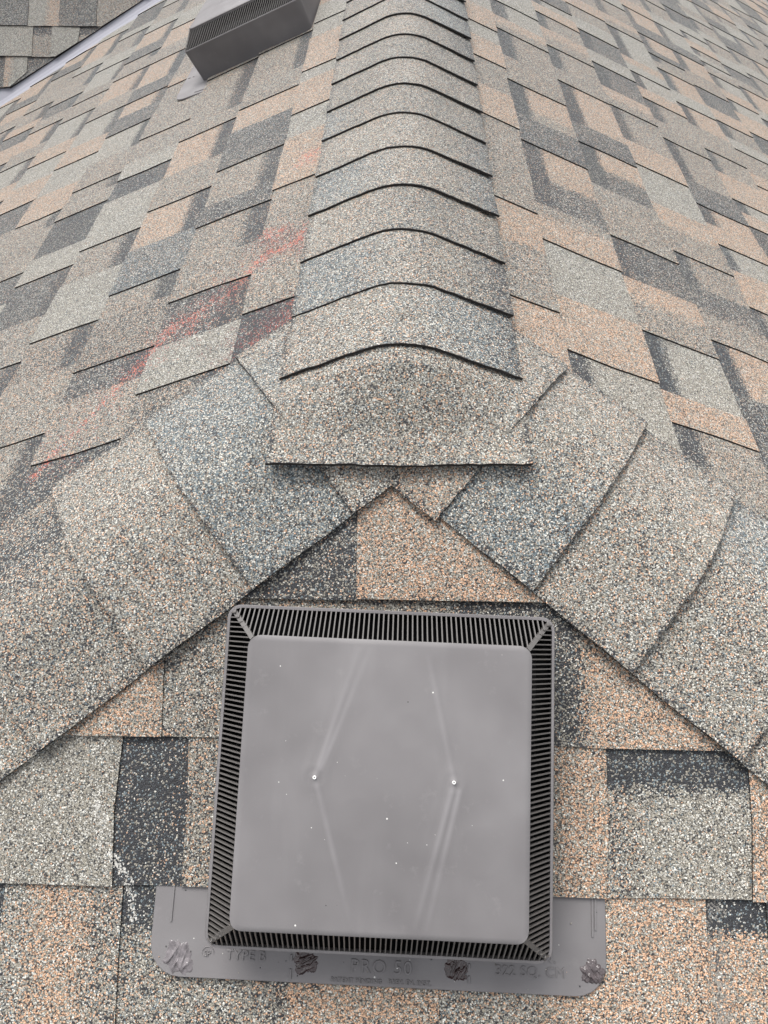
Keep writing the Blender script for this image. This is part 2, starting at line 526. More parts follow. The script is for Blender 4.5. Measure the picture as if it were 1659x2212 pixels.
LEFT = {
 1: ('D', [(.14, .271, 'M', ('R', .337, 'M')), (.477, .659, 'P', 'L'), (.765, .914, 'P', 'L'), (.977, 1.167, 'P', 'L')]),
 2: ('R', [(.047, .139, 'L', 'G'), (.247, .341, 'M', 'M'), (.461, .526, 'G', 'M'), (.66, .818, 'G', 'P'), (.93, 1.035, 'M', 'M'), (1.245, 1.5, 'M', 'M')]),
 3: ('G', [(-.03, .089, 'M', 'G'), (.157, .28, 'R', 'M'), (.35, .479, 'K', 'P'), (.618, .749, 'M', 'P'), (.912, .98, 'M', 'M'), (1.247, 1.42, 'N', 'L')]),
 4: ('M', [(.04, .186, 'M', 'R'), (.296, .458, 'L', 'M'), (.577, .756, 'L', 'D'), (.85, .93, 'L', 'M'), (1.048, 1.2, 'M', 'M'), (1.36, 1.46, ('P', 1.41, 'M'), 'M')]),
 5: ('M', [(.26, .388, 'M', 'G'), (.545, .634, 'L', 'D'), (.787, .859, 'M', 'M'), (.916, 1.05, 'M', 'L'), (1.195, 1.3, 'G', 'P'), (1.395, 1.49, 'G', 'P'), (1.68, 1.8, 'M', 'P')]),
 6: ('M', [(.40, .499, 'L', 'G'), (.61, .793, 'M', 'M'), (.86, .992, 'P', 'L'), (1.14, 1.25, 'P', 'L'), (1.42, 1.53, 'M', 'P'), (1.707, 1.79, 'M', 'M'), (1.845, 1.95, 'G', 'P'), (2.115, 2.2, 'L', 'M')]),
 7: ('M', [(.76, .872, 'M', 'G'), (1.01, 1.144, 'P', 'L'), (1.27, 1.36, 'P', 'L'), (1.547, 1.61, 'M', 'M'), (1.68, 1.76, 'M', 'L'), (1.94, 2.05, 'L', 'M'), (2.23, 2.3, 'L', 'G'), (2.53, 2.6, 'L', 'M')]),
 8: ('M', [(1.12, 1.22, 'P', 'L'), (1.367, 1.46, 'M', 'P'), (1.613, 1.7, 'M', 'G'), (1.81, 1.88, 'M', 'M'), (2.062, 2.14, 'L', 'P'), (2.386, 2.5, 'L', 'L')]),
 9: ('M', [(1.45, 1.59, 'P', 'G'), (1.697, 1.76, 'P', 'M'), (1.89, 1.98, 'M', 'M'), (2.184, 2.28, 'G', 'P'), (2.4, 2.5, 'P', 'L')]),
 10: ('M', [(1.83, 1.92, 'M', 'P'), (2.04, 2.12, 'G', 'P'), (2.31, 2.4, 'G', 'M')]),
}
for n in range(1, 23):
    init, tt = RIGHT.get(n, (None, []))
    v0 = VR + (n - 1) * E_
    lo = -YH * (v0 + E_) - .05
    hi = 6.2 if n > 5 else 3.2 + n * .5
    if n > 9:
        lo = max(lo, 0.6)
        # outermost courses start where a step to the side could still see them
    course('R', posR, clR, v0, lo, hi, tt, init, -1, bandp=.85)
for n in range(1, 17):
    init, tt = LEFT.get(n, (None, []))
    v0 = VL + (n - 1) * E_
    course('L', posL, clL, v0, -YH * (v0 + E_) - .05, VAL[0] * v0 + VAL[1] + .05, tt, init, 1, bandp=.85)

def row(slope, pos, clip, v0, e, items, side):
    for (k, a0, a1, spec, band) in items:
        piece(slope, pos, clip, a0, a1, v0, v0 + e, k, stops_of(spec, a1), side, band)
f0 = VF
row('F', posF, clF, f0, E_, [('T', -.3, -.1, 'M', 0), ('R', -.1, .3, 'N', 0)], 1)
row('F', posF, clF, f0 + E_, E_, [('R', -.4, -.041, 'G', 0), ('T', -.041, .45, 'P', 0)], 1)
row('F', posF, clF, f0 + 2 * E_, E_, [('T', -.62, -.237, ('N', -.45, 'P'), 0), ('R', -.237, .62, ('M', .06, 'G', .192, 'P'), 0)], 1)
row('F', posF, clF, f0 + 3 * E_, E_, [('T', -.47, -.278, 'L', 0), ('R', -.70, -.47, 'M', 1), ('R', -.278, -.208, 'D', 0), ('T', -.208, .213, ('M', .02, 'M', .16, 'P'), 0), ('R', .213, .356, ('M', .245, 'L'), 1), ('T', .356, .53, 'P', 0), ('R', .53, .7, 'M', 1)], 1)
row('F', posF, clF, f0 + 4 * E_, E_, [('R', -.55, -.386, 'G', 1), ('T', -.386, -.266, ('N', -.36, 'P', -.30, 'M'), 0), ('R', -.266, -.098, 'M', 1), ('T', -.098, .048, 'P', 0), ('R', .048, .145, 'N', 0), ('T', .145, .311, 'P', 0), ('R', .311, .37, 'P', 1), ('T', .37, .52, 'G', 0), ('R', .52, .8, 'P', 1), ('T', -.7, -.55, 'P', 0)], 1)
for k in range(5, 9):
    a, items = -1.1, []
    while a < 1.1:
        T, R = random.uniform(.1, .18), random.uniform(.09, .17)
        items += [('T', a, a + T, pick(TCOL), 0), ('R', a + T, a + T + R, pick(RCOL), 1)]
        a += T + R
    row('F', posF, clF, f0 + k * E_, E_, items, 1)

WV = .795 - .122 * 2
WE = .122
row('W', posW, clW, WV + WE, WE, [('R', -2.1, -1.60, 'P', 1), ('T', -1.60, -1.453, 'G', 0), ('R', -1.453, -1.333, ('L', -1.38, 'P'), 0), ('T', -1.333, -1.187, 'G', 0), ('R', -1.187, -.9, 'M', 0)], 1)
row('W', posW, clW, WV + 2 * WE, WE, [('R', -2.1, -1.7, 'M', 1), ('T', -1.70, -1.434, ('P', -1.6, 'L'), 0), ('R', -1.434, -1.359, 'M', 1), ('T', -1.359, -1.25, 'L', 0), ('R', -1.25, -1.0, 'M', 1)], 1)
row('W', posW, clW, WV + 3 * WE, WE, [('R', -2.1, -1.64, 'M', 1), ('R', -1.64, -1.535, 'G', 1), ('T', -1.535, -1.45, ('P', -1.51, 'L'), 0), ('R', -1.45, -1.2, 'G', 1)], 1)
for k in list(range(-3, 1)) + list(range(4, 11)):
    a, items = -3.0, []
    while a < -.2:
        T, R = random.uniform(.1, .18), random.uniform(.09, .17)
        items += [('T', a, a + T, pick(TCOL), 0), ('R', a + T, a + T + R, pick(RCOL), 1)]
        a += T + R
    row('W', posW, clW, WV + k * WE, WE, items, 1)

# decks under the shingles
def deck(name, pts, label):
    n = len(pts)
    c = np.mean(pts, 0)
    low = [(p[0], p[1], p[2] - .03) for p in pts]
    f = [tuple(range(n)), tuple(range(2 * n - 1, n - 1, -1))] + [(i, n + i, n + (i + 1) % n, (i + 1) % n) for i in range(n)]
    o = mesh_obj(name, list(pts) + low, f, [M_DECK], parent=roof, centre=False)
    o['label'] = label
    return o
def hipR(v, h): return posR(-YH * v, v, h)
def hipL(v, h): return posL(-YH * v, v, h)
H0 = -.009
slopes = {}
slopes['R'] = deck('roof_slope', [posR(0, 0, H0), hipR(3.25, H0), posR(6.5, 3.25, H0), posR(6.5, 0, H0)], 'slope to the right of the ridge')
vy = lambda v: VALC[0] * v + VALC[1]
slopes['L'] = deck('roof_slope', [posL(0, 0, H0), posL(vy(0), 0, H0), posL(vy(2.4), 2.4, H0), hipL(2.4, H0)], 'slope to the left of the ridge')
vf = 1.30
slopes['F'] = deck('roof_slope', [posF(0, 0, H0), posF(-vf * Fc * TF / TS, vf, H0), posF(vf * Fc * TF / TS, vf, H0)], 'front slope with the square vent')
zl = -2.4 * Ls
slopes['W'] = deck('roof_slope', [posW(-3.0, .1, H0), posW(-3.0, 1.95, H0), posW(-1.95 * Ws / TS, 1.95, H0), posW(-.1 * Ws / TS, .1, H0)], 'slope of the wing across the valley')

GM = {'R': [M_GRAN, M_EDGE], 'L': [M_GRAN_L, M_EDGE], 'F': [M_GRAN_F, M_EDGE], 'W': [M_GRAN, M_EDGE]}
def size_in_view(V):
    P = [project(V[i]) for i in range(len(V))]
    if any(p is None for p in P):
        return 0
    P = np.array(P)
    lo = np.maximum(P.min(0), (0, 0)); hi = np.minimum(P.max(0), (WPX, HPX))
    d = hi - lo
    return float(d[0] * d[1]) if (d > 0).all() else 0
sizes = [size_in_view(p[1]) for p in PIECES]
order = sorted(range(len(PIECES)), key=lambda i: -sizes[i])
single = [i for i in order if sizes[i] > 0][:300]
for i in single:
    s, V, Fq, M, B = PIECES[i]
    mesh_obj('shingle', V, Fq, GM[s], M, B, slopes[s])
left_over = set(range(len(PIECES))) - set(single)
for s in 'RLFW':
    VV, FF, MM, BB = [], [], [], []
    for i in sorted(left_over):
        if PIECES[i][0] != s:
            continue
        _, V, Fq, M, B = PIECES[i]
        k = len(VV)
        VV += V; BB += B; MM += M
        FF += [tuple(q + k for q in f) for f in Fq]
    if VV:
        tag(mesh_obj('shingle_field', VV, FF, GM[s], MM, BB, slopes[s]), kind='stuff')

# open metal valley between the left slope and the wing
va, vb = .05, 2.38
V, Fq = [], []
NV = 8
for i in range(NV + 1):
    v = va + (vb - va) * i / NV
    c = np.array(posL(vy(v), v, -.004))
    pL = np.array(posL(vy(v) - .24, v, -.003))
    z = c[2]
    pW = c + np.array([0, .17 * Wc, .17 * Ws])
    rib = c + np.array([0, 0, .006])
    V += [tuple(pL), tuple(c + (pL - c) * .06), tuple(rib), tuple(c + (pW - c) * .07), tuple(pW)]
for i in range(NV):
    for j in range(4):
        a = i * 5 + j
        Fq.append((a, a + 1, a + 6, a + 5))
vm = mesh_obj('valley_flashing', V, Fq, [M_METAL], parent=roof)
sm = vm.modifiers.new('sheet', 'SOLIDIFY'); sm.thickness = .0012

# ------------------------------------------------------------------ folded cap shingles on the ridge and the hips
def fold(wv, e1, e2, tl=.043):
    """Point at arc length wv on a cross section of two straight legs e1, e2 joined by an arc (tangent length tl)."""
    th = math.acos(max(-1, min(1, -float(e1 @ e2))))
    rho = tl / math.tan(th / 2)
    m = -(e1 + e2); m = m / np.linalg.norm(m)
    t = (e2 - e1); t = t / np.linalg.norm(t)
    la = rho * th / 2
    if abs(wv) > la:
        return (e2 if wv > 0 else e1) * (tl + abs(wv) - la)
    ph = wv / rho
    return m * (rho * math.cos(ph) - rho / math.cos(th / 2)) + t * rho * math.sin(ph)

def cap(name, o, d, e1, e2, nrm, s0, s1, half, lift0, lift1, cols, rag=.0012, bend=None, sidelift=(0, 0), base=.0115, off=0.0):
    """A bent slab from s0 (covered upper end) to s1 (exposed lower end). cols: blends at five places across."""
    nu, nv, th = 24, 8, .0031
    o, d, e1, e2, nrm = (np.array(q, float) for q in (o, d, e1, e2, nrm))
    n1 = np.cross(e1, d); n1 *= np.sign(n1[2]); n2 = np.cross(e2, d); n2 *= np.sign(n2[2])
    top, B = [], []
    skew = random.uniform(-.003, .003)
    ed = [random.uniform(-rag, rag) for _ in range(nu + 1)]
    sd = [random.uniform(-rag, rag) for _ in range(nv + 1)]
    sd2 = [random.uniform(-rag, rag) for _ in range(nv + 1)]
    cb = [jit(BL[c], .02) for c in cols]
    bow = random.uniform(.000, .003)
    for j in range(nv + 1):
        t = j / (nv - 1) * (1 - .0035 / abs(s1 - s0)) if j < nv else 1.0
        s = s0 + (s1 - s0) * t
        for i in range(nu + 1):
            u = -1 + 2 * i / nu
            wv = u * half + off
            if i == 0: wv -= sd[j]
            if i == nu: wv += sd2[j]
            fp = fold(wv, e1, e2)
            ss = s + (ed[i] + skew * u if j == nv else 0)
            lift = base + lift0 + (lift1 - lift0) * t ** 1.5 + (sidelift[0] * max(0, -u) + sidelift[1] * max(0, u)) * t
            wgt = .5 + .5 * max(-1, min(1, wv / .055))
            nn = n1 * (1 - wgt) + n2 * wgt
            nn /= np.linalg.norm(nn)
            p = o + d * ss + fp + nn * lift
            if bend:
                p = np.array(bend(p, t, u, wv))
            top.append(p)
            q = (u + 1) / 2 * (len(cb) - 1)
            k = min(int(q), len(cb) - 2)
            fr = q - k
            bl = [cb[k][m] * (1 - fr) + cb[k + 1][m] * fr for m in range(4)]
            if j == nv or i in (0, nu):      # granules lost along the cut
                bl = [bl[0] * .35 + .62 * .65] + [q_ * .5 for q_ in bl[1:]]
            B.append(tuple(bl))
    top = np.array(top)
    W1 = nu + 1
    G = top.reshape(nv + 1, W1, 3)
    du = np.gradient(G, axis=1); dv = np.gradient(G, axis=0)
    nr = np.cross(du, dv); nr /= np.linalg.norm(nr, axis=2, keepdims=True) + 1e-12
    nr *= np.sign(nr[..., 2:3])
    bot = (G - nr * th).reshape(-1, 3)
    V = np.vstack([top, bot]); N = len(top)
    Fq, M = [], []
    flip = nr is not None and np.cross(G[0, 1] - G[0, 0], G[1, 0] - G[0, 0])[2] > 0
    for j in range(nv):
        for i in range(nu):
            q = (j * W1 + i, j * W1 + i + 1, (j + 1) * W1 + i + 1, (j + 1) * W1 + i)
            Fq.append(q if flip else q[::-1]); M.append(0)
            q = tuple(x + N for x in q)
            Fq.append(q[::-1] if flip else q); M.append(1)
    rim = [i for i in range(W1)] + [j * W1 + nu for j in range(1, nv + 1)] + [nv * W1 + i for i in range(nu - 1, -1, -1)] + [j * W1 for j in range(nv - 1, 0, -1)]
    for k in range(len(rim)):
        a, b = rim[k], rim[(k + 1) % len(rim)]
        Fq.append((a, b, b + N, a + N)); M.append(1)
    o_ = mesh_obj(name, V, Fq, [M_GRAN, M_EDGE], M, B + B, roof, smooth=False)
    return o_

RD = (0, -1, 0)
EL = (-Lc, 0, -Ls); ER = (Lc, 0, -Ls)
CP, CY0 = .11897, -.04064
RC = [('N', 'N', 'N', 'B', 'K'), ('B', 'B', 'N', 'V', 'G'), ('N', 'N', 'V', 'V', 'V'), ('B', 'B', 'N', 'V', 'K'), ('N', 'N', 'N', 'V', 'K'), ('B', 'V', 'V', 'V', 'V'),  # tints across each cap; right ends mostly darker, side shading painted in
      ('V', 'V', 'N', 'V', 'V'), ('N', 'V', 'V', 'V', 'V'), ('V', 'V', 'N', 'V', 'G'), ('V', 'N', 'V', 'B', 'K'), ('V', 'V', 'V', 'B', 'K'), ('N', 'V', 'V', 'V', 'V')]
for k in range(0, 27):
    yn = CY0 + k * CP
    c = RC[k] if k < len(RC) else random.choice(RC)
    cap('ridge_cap', (0, 0, 0), RD, EL, ER, (0, 0, 1), -(yn + CP + .05), -yn - .005 + random.uniform(-.002, .002), .1365, .001, .0040 + random.uniform(0, .0015), c,
        sidelift=(random.uniform(-.0005, .001), .002 + random.uniform(0, .003)))

# the starter cap, pressed down over the end of the ridge
def bend_front(p, t, u, wv):
    x, y, z = p
    q = max(0.0, min(1.0, (-.040 - y) / .102))
    q2 = q * q * (3 - 2 * q)
    zf = -.0645 + .003 * abs(u)
    return (x, y, z * (1 - q2) + zf * q2)
cap('ridge_cap', (0, 0, 0), RD, EL, ER, (0, 0, 1), -.06, .1435, .142, .0, .0015, ('N', 'N', 'N', 'N', 'N'), bend=bend_front)

hd = np.array([TF, -TS, -TS * TF]); hd /= np.linalg.norm(hd)
for sx, ends, cols in ((1, (.163, .281, .408, .545, .675, .805), (('N', 'N', 'N', 'N', 'P'), ('N', 'N', 'N', 'B', 'B'), ('V', 'N', 'N', 'N', 'N'), ('B', 'B', 'N', 'N', 'N'), ('N',) * 5, ('V',) * 5)),
                      (-1, (.162, .293, .425, .56, .69, .82), (('N', 'B', 'N', 'N', 'N'), ('B', 'B', 'B', 'B', 'B'), ('N', 'N', 'N', 'N', 'N'), ('M', 'G', 'M', 'V', 'N'), ('N',) * 5, ('B',) * 5))):
    d = hd * (sx, 1, 1)
    side_n = np.array((sx * Ls, 0, Lc)); fr_n = np.array((0, -Fs, Fc))
    e1 = np.cross(d, side_n); e1 *= np.sign(e1[1]); e1 /= np.linalg.norm(e1)
    e2 = np.cross(d, fr_n); e2 *= -np.sign(e2[1]); e2 /= np.linalg.norm(e2)
    for k, (s1, c) in enumerate(zip(ends, cols)):
        cap('hip_cap', (0, 0, 0), d, e1, e2, (0, 0, 1), max(s1 - .22, -.02), s1, .136, -.004, (.005, .0075, .010, .009, .008, .008)[k], c, rag=.0008,
            sidelift=(.002 if sx > 0 else .0005, 0), base=.0095,
            off=(.004 if k == 0 else -.003) if sx > 0 else -.006)

# ------------------------------------------------------------------ square plastic roof vents
def rrect(hx, hy, r, n=5):
    pts = []
    for cx, cy_, a0 in ((hx - r, hy - r, 0), (-hx + r, hy - r, 90), (-hx + r, -hy + r, 180), (hx - r, -hy + r, 270)):
        for i in range(n + 1):
            a = math.radians(a0 + 90 * i / n)
            pts.append((cx + r * math.cos(a), cy_ + r * math.sin(a)))
    return pts

def loft(rings, close_top=False, close_bot=False):
    V, Fq = [], []
    n = len(rings[0])
    for r in rings:
        V += r
    for k in range(len(rings) - 1):
        for i in range(n):
            j = (i + 1) % n
            Fq.append((k * n + i, k * n + j, (k + 1) * n + j, (k + 1) * n + i))
    if close_bot:
        Fq.append(tuple(range(n))[::-1])
    if close_top:
        Fq.append(tuple((len(rings) - 1) * n + i for i in range(n)))
    return V, Fq

def boxes(lst):
    """lst of 8-corner lists"""
    V, Fq = [], []
    for c in lst:
        k = len(V)
        V += c
        Fq += [tuple(k + q for q in f) for f in ((0, 3, 2, 1), (4, 5, 6, 7), (0, 1, 5, 4), (1, 2, 6, 5), (2, 3, 7, 6), (3, 0, 4, 7))]
    return V, Fq

def box(x0, x1, y0, y1, z0, z1):
    return [(x0, y0, z0), (x1, y0, z0), (x1, y1, z0), (x0, y1, z0), (x0, y0, z1), (x1, y0, z1), (x1, y1, z1), (x0, y1, z1)]

RX, RY, PX, PY = .155, .152, .1285, .1255        # louvre rim and top plate half sizes
RISE = .033
def seg_d(x, y, ax, ay, bx, by):
    dx, dy = bx - ax, by - ay
    t = max(0, min(1, ((x - ax) * dx + (y - ay) * dy) / (dx * dx + dy * dy)))
    return math.hypot(x - ax - t * dx, y - ay - t * dy), t
GATES = [(-.0614, .0045), (.0608, .0055)]
def plate_h(x, y):
    h = 0
    for (gx, gy), ends in zip(GATES, (((-.0278, .116), (-.023, -.118)), ((.035, .112), (.031, -.116)))):
        for (ex, ey) in ends:
            dd, t = seg_d(x, y, gx, gy, ex, ey)
            h += .0010 * math.exp(-(dd / .0030) ** 2) * (1 - .7 * t)
            h += .0004 * math.exp(-((dd - .0085) / .0028) ** 2) * (1 - .9 * t)
        r = math.hypot(x - gx, y - gy)
        h += .0003 * math.exp(-(r / .011) ** 2) * math.cos(r / .0021)
    for (sx_, sy_, R) in ((.0206, .0477, .016), (-.0231, -.029, .018), (.0866, -.0511, .020)):
        r = math.hypot(x - sx_, y - sy_)
        h += .00012 * math.exp(-((r - R) / .0025) ** 2)
    h += .0003 * math.sin(x * 19 + 1) * math.sin(y * 16 + .5)
    return h

shared = {}
def vent(name, M, tilt, hrim, label, full):
    root = empty(name, M)
    tag(root, label, 'roof vent', 'plastic roof vents')
    # flange, bedded under the shingles above
    fx, fy0, fy1, fr_ = .2225, -.2085, .235, .030
    ring = []
    for cx, cy_, a0, r in ((fx - .004, fy1 - .004, 0, .004), (-fx + .004, fy1 - .004, 90, .004), (-fx + fr_, fy0 + fr_, 180, fr_), (fx - fr_, fy0 + fr_, 270, fr_)):
        for i in range(7):
            a = math.radians(a0 + 15 * i)
            ring.append((cx + r * math.cos(a), cy_ + r * math.sin(a)))
    fz = lambda y: .0040 + (-.1225 - y) * .085
    rings = [[(x, y, fz(y) - .003) for x, y in ring], [(x, y, fz(y) - .0006) for x, y in ring], [(x * .997, y + (.0006 if y < 0 else -.0006), fz(y)) for x, y in ring]]
    V, Fq = loft(rings, True, True)
    fl = mesh_obj('flange', V, Fq, [M_PLA], parent=root, centre=False)
    # moulded ribs on the flange
    L = []
    def rib(x, y0, y1, wd=.0016, ht=.0012):
        L.append([(x - wd, y0, fz(y0) - .001), (x + wd, y0, fz(y0) - .001), (x + wd, y1, fz(y1) - .001), (x - wd, y1, fz(y1) - .001),
                  (x - wd * .5, y0 + .001, fz(y0) + ht), (x + wd * .5, y0 + .001, fz(y0) + ht), (x + wd * .5, y1 - .001, fz(y1) + ht), (x - wd * .5, y1 - .001, fz(y1) + ht)])
    for x, y0, y1 in ((-.2045, -.1604, -.115), (.2092, -.1561, -.11), (.2122, -.150, -.11), (-.0838, -.2059, -.1955), (-.0838, -.190, -.1827), (.0894, -.2021, -.194), (.0894, -.189, -.1832)):
        rib(x, y0, y1)
    for q in L:
        V, Fq = boxes([q])
        mesh_obj('rib', V, Fq, [M_PLA], parent=fl, centre=False)
    # hood walls
    HM = Matrix.Translation((0, 0, hrim)) @ Matrix.Rotation(tilt, 4, 'X')
    def H(x, y, z):
        p = HM @ Vector((x, y, z)); return (p.x, p.y, p.z)
    N_ = 6
    rg = [[(x, y, -.004) for x, y in rrect(RX - .004, RY - .004, .016, N_)],
          [H(x, y, -.004) for x, y in rrect(RX - .0005, RY - .0005, .013, N_)],
          [H(x, y, -.0005) for x, y in rrect(RX + .0008, RY + .0008, .013, N_)],
          [H(x, y, .0012) for x, y in rrect(RX, RY, .0125, N_)],
          [H(x, y, .0012) for x, y in rrect(RX - .0022, RY - .0022, .011, N_)],
          [H(x, y, -.004) for x, y in rrect(RX - .0026, RY - .0026, .0105, N_)]]
    V, Fq = loft(rg)
    hw = mesh_obj('hood_wall', V, Fq, [M_PLA], parent=root, centre=False, smooth=True)
    hw.modifiers.new('edges', 'EDGE_SPLIT').split_angle = math.radians(40)
    # dark throat seen between the bars
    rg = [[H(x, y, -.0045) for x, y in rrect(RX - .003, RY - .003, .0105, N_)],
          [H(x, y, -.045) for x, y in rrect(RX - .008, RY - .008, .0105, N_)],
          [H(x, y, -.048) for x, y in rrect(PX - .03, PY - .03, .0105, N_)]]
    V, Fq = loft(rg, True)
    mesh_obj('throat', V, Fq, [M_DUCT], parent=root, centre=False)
    # top plate
    if 'plate' not in shared:
        n = 96
        V, Fq = [], []
        r = .012
        for j in range(n + 1):
            for i in range(n + 1):
                x = (2 * i / n - 1) * PX; y = (2 * j / n - 1) * PY
                ax, ay = abs(x) - (PX - r), abs(y) - (PY - r)
                if ax > 0 and ay > 0:      # rounded corners
                    q = max(ax, ay); l = math.hypot(ax, ay)
                    ax, ay = ax / l * q, ay / l * q
                    x = math.copysign(PX - r + ax, x); y = math.copysign(PY - r + ay, y)
                edge = min(PX - abs(x), PY - abs(y))
                drop = .0014 * max(0, 1 - edge / .0028) ** 2
                crown = .0018 * (1 - (x / PX) ** 2) * (1 - (y / PY) ** 2)
                V.append((x, y, plate_h(x, y) * min(1, edge / .01) + crown - drop))
        for j in range(n):
            for i in range(n):
                a = j * (n + 1) + i
                Fq.append((a, a + 1, a + n + 2, a + n + 1))
        rim = [i for i in range(n + 1)] + [j * (n + 1) + n for j in range(1, n + 1)] + [n * (n + 1) + i for i in range(n - 1, -1, -1)] + [j * (n + 1) for j in range(n - 1, 0, -1)]
        k = len(V)
        for q in rim:
            V.append((V[q][0] * .997, V[q][1] * .997, -.006))
        for q in range(len(rim)):
            q2 = (q + 1) % len(rim)
            Fq.append((rim[q], k + q, k + q2, rim[q2]))
        Fq.append(tuple(k + q for q in range(len(rim)))[::-1])
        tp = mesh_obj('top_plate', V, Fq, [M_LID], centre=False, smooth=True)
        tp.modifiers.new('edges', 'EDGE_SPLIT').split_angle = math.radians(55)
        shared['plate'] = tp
    else:
        tp = shared['plate'].copy(); COL.objects.link(tp)
    tp.parent = root
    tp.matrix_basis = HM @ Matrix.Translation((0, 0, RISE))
    if full:
        for gx, gy in GATES:
            V, Fq = [], []
            n = 14
            prof = ((.0016, -.0006), (.0016, .0003), (.0012, .0006), (.0008, .0004), (.0006, -.0006))
            for (r, z) in prof:
                for i in range(n):
                    a = 2 * math.pi * i / n
                    V.append((gx + r * math.cos(a), gy + r * math.sin(a), plate_h(gx, gy) + .0014 + z))
            for q in range(len(prof) - 1):
                for i in range(n):
                    Fq.append((q * n + i, q * n + (i + 1) % n, (q + 1) * n + (i + 1) % n, (q + 1) * n + i))
            mesh_obj('gate_mark', V, Fq, [M_PIP], parent=tp, centre=False)
    # louvre bars between the rim and the plate, mitre bars at the corners
    frame = []
    for sx_ in (-1, 1):
        for sy_ in (-1, 1):
            a = Vector((sx_ * (RX - .004), sy_ * (RY - .004), 0)); b = Vector((sx_ * (PX - .003), sy_ * (PY - .003), RISE - .002))
            dv = (b - a).normalized(); sd_ = Vector((-dv.y * 1.0, dv.x, 0)).normalized() * .0021; dn = Vector((-sx_ * .3, -sy_ * .3, -1)).normalized() * .005
            c = [a - sd_ + dn, a + sd_ + dn, b + sd_ + dn, b - sd_ + dn, a - sd_, a + sd_, b + sd_, b - sd_]
            V, Fq = boxes([[H(*q) for q in c]])
            mesh_obj('corner_bar', V, Fq, [M_PLB], parent=root, centre=False)
    bars = []
    NB_ = 66
    for side in range(4):
        rx, px, ry, py = (RX, PX, RY, PY) if side % 2 == 0 else (RY, PY, RX, PX)
        for i in range(NB_):
            s = -(rx - .007) + (2 * rx - .014) * i / (NB_ - 1)
            t0, t1 = 0.03, 1.0
            if abs(s) > px - .004:
                t1 = max(.12, (rx - abs(s)) / (rx - px + .004))
            bars.append((side, s, t0, t1))
    rot = [Matrix.Rotation(math.radians(a), 4, 'Z') for a in (0, 90, 180, 270)]
    def bar_mesh(side, t0, t1, s):
        rx, px, ry, py = (RX, PX, RY, PY) if side % 2 == 0 else (RY, PY, RX, PX)
        y0 = -(ry - (ry - py) * t0 - .0006); y1 = -(ry - (ry - py) * t1 - .001)
        z0, z1 = RISE * t0 - .001, RISE * t1 - .0042 * t1
        hw_ = .00062
        ex = -.0006 if abs(s) < px - .004 else 0
        dp = .0022
        c = [(-hw_ * .7, y0 + dp * .8, z0 - dp), (hw_ * .7, y0 + dp * .8, z0 - dp), (hw_ * .7, y1 + dp * .8, z1 - dp), (-hw_ * .7, y1 + dp * .8, z1 - dp),
             (-hw_, y0, z0), (hw_, y0, z0), (hw_, y1, z1), (-hw_, y1, z1)]
        return c
    rest = []
    for side, s, t0, t1 in bars:
        key = (side % 2, round(t1, 4))
        if full or side == 1:
            if key not in shared:
                V, Fq = boxes([bar_mesh(side, t0, t1, s)])
                me = bpy.data.meshes.new('louvre_bar')
                me.from_pydata(V, [], Fq); me.materials.append(M_PLB)
                shared[key] = me
            o = bpy.data.objects.new('louvre_bar', shared[key])
            COL.objects.link(o)
            o.parent = root
            o.matrix_basis = HM @ rot[side] @ Matrix.Translation((s, 0, 0))
        else:
            rest.append([H(*(rot[side] @ Vector((q[0] + s, q[1], q[2])))) for q in bar_mesh(side, t0, t1, s)])
    if rest:
        V, Fq = boxes(rest)
        tag(mesh_obj('louvre_field', V, Fq, [M_PLB], parent=root, centre=False), kind='stuff')
    return root, fz, fl

def frame_M(o, Y, Z, rz):
    Y = Vector(Y).normalized(); Z = Vector(Z).normalized(); X = Y.cross(Z)
    return Matrix(((X.x, Y.x, Z.x, o[0]), (X.y, Y.y, Z.y, o[1]), (X.z, Y.z, Z.z, o[2]), (0, 0, 0, 1))) @ Matrix.Rotation(rz, 4, 'Z')

V1, fz, fl1 = vent('roof_vent', frame_M(posF(-.0085, .4575, 0), (0, Fc, Fs), (0, -Fs, Fc), math.radians(-1.2)), math.radians(-1.6), .071,
                   'square brown grey plastic vent with a wide lettered flange below the ridge end', True)
V2, _, fl2 = vent('roof_vent', frame_M(posL(1.411, .375, 0), (Lc, 0, Ls), (-Ls, 0, Lc), math.radians(-1.5)), math.radians(-1.6), .072,
                  'dark square plastic vent half cut off above, standing left of the ridge', False)

# moulded lettering on the flange of the near vent
def letters(txt, x, y, size, sp=1.0):
    cu = bpy.data.curves.new('lettering', 'FONT')
    cu.body = txt
    cu.size = size
    cu.space_character = sp
    cu.align_x = 'LEFT'
    cu.extrude = .0008
    cu.offset = -.00012 * (size / .012)
    cu.bevel_depth = .00018
    cu.bevel_resolution = 0
    cu.resolution_u = 3
    cu.materials.append(M_PLA)
    o = bpy.data.objects.new('lettering', cu)
    COL.objects.link(o)
    o.parent = fl1
    o.matrix_basis = Matrix.Translation((x, y, fz(y) + .0001)) @ Matrix.Rotation(math.atan(-.085), 4, 'X')
    o.scale = (1, 1, 1)
    return o
letters('TYPE B', -.1479, -.1905, .0128, 1.0)
letters('PRO 50', -.0262, -.1965, .0172, 1.12)
letters('PATENT PENDING', -.0445, -.2055, .0058, 1.05)
letters('BREV. EN. INST.', .0112, -.2050, .0058, 1.05)
letters('50 SQ. IN.', .1150, -.1800, .0128, 1.06)
letters('322 SQ. CM', .1145, -.1925, .0128, 1.06)
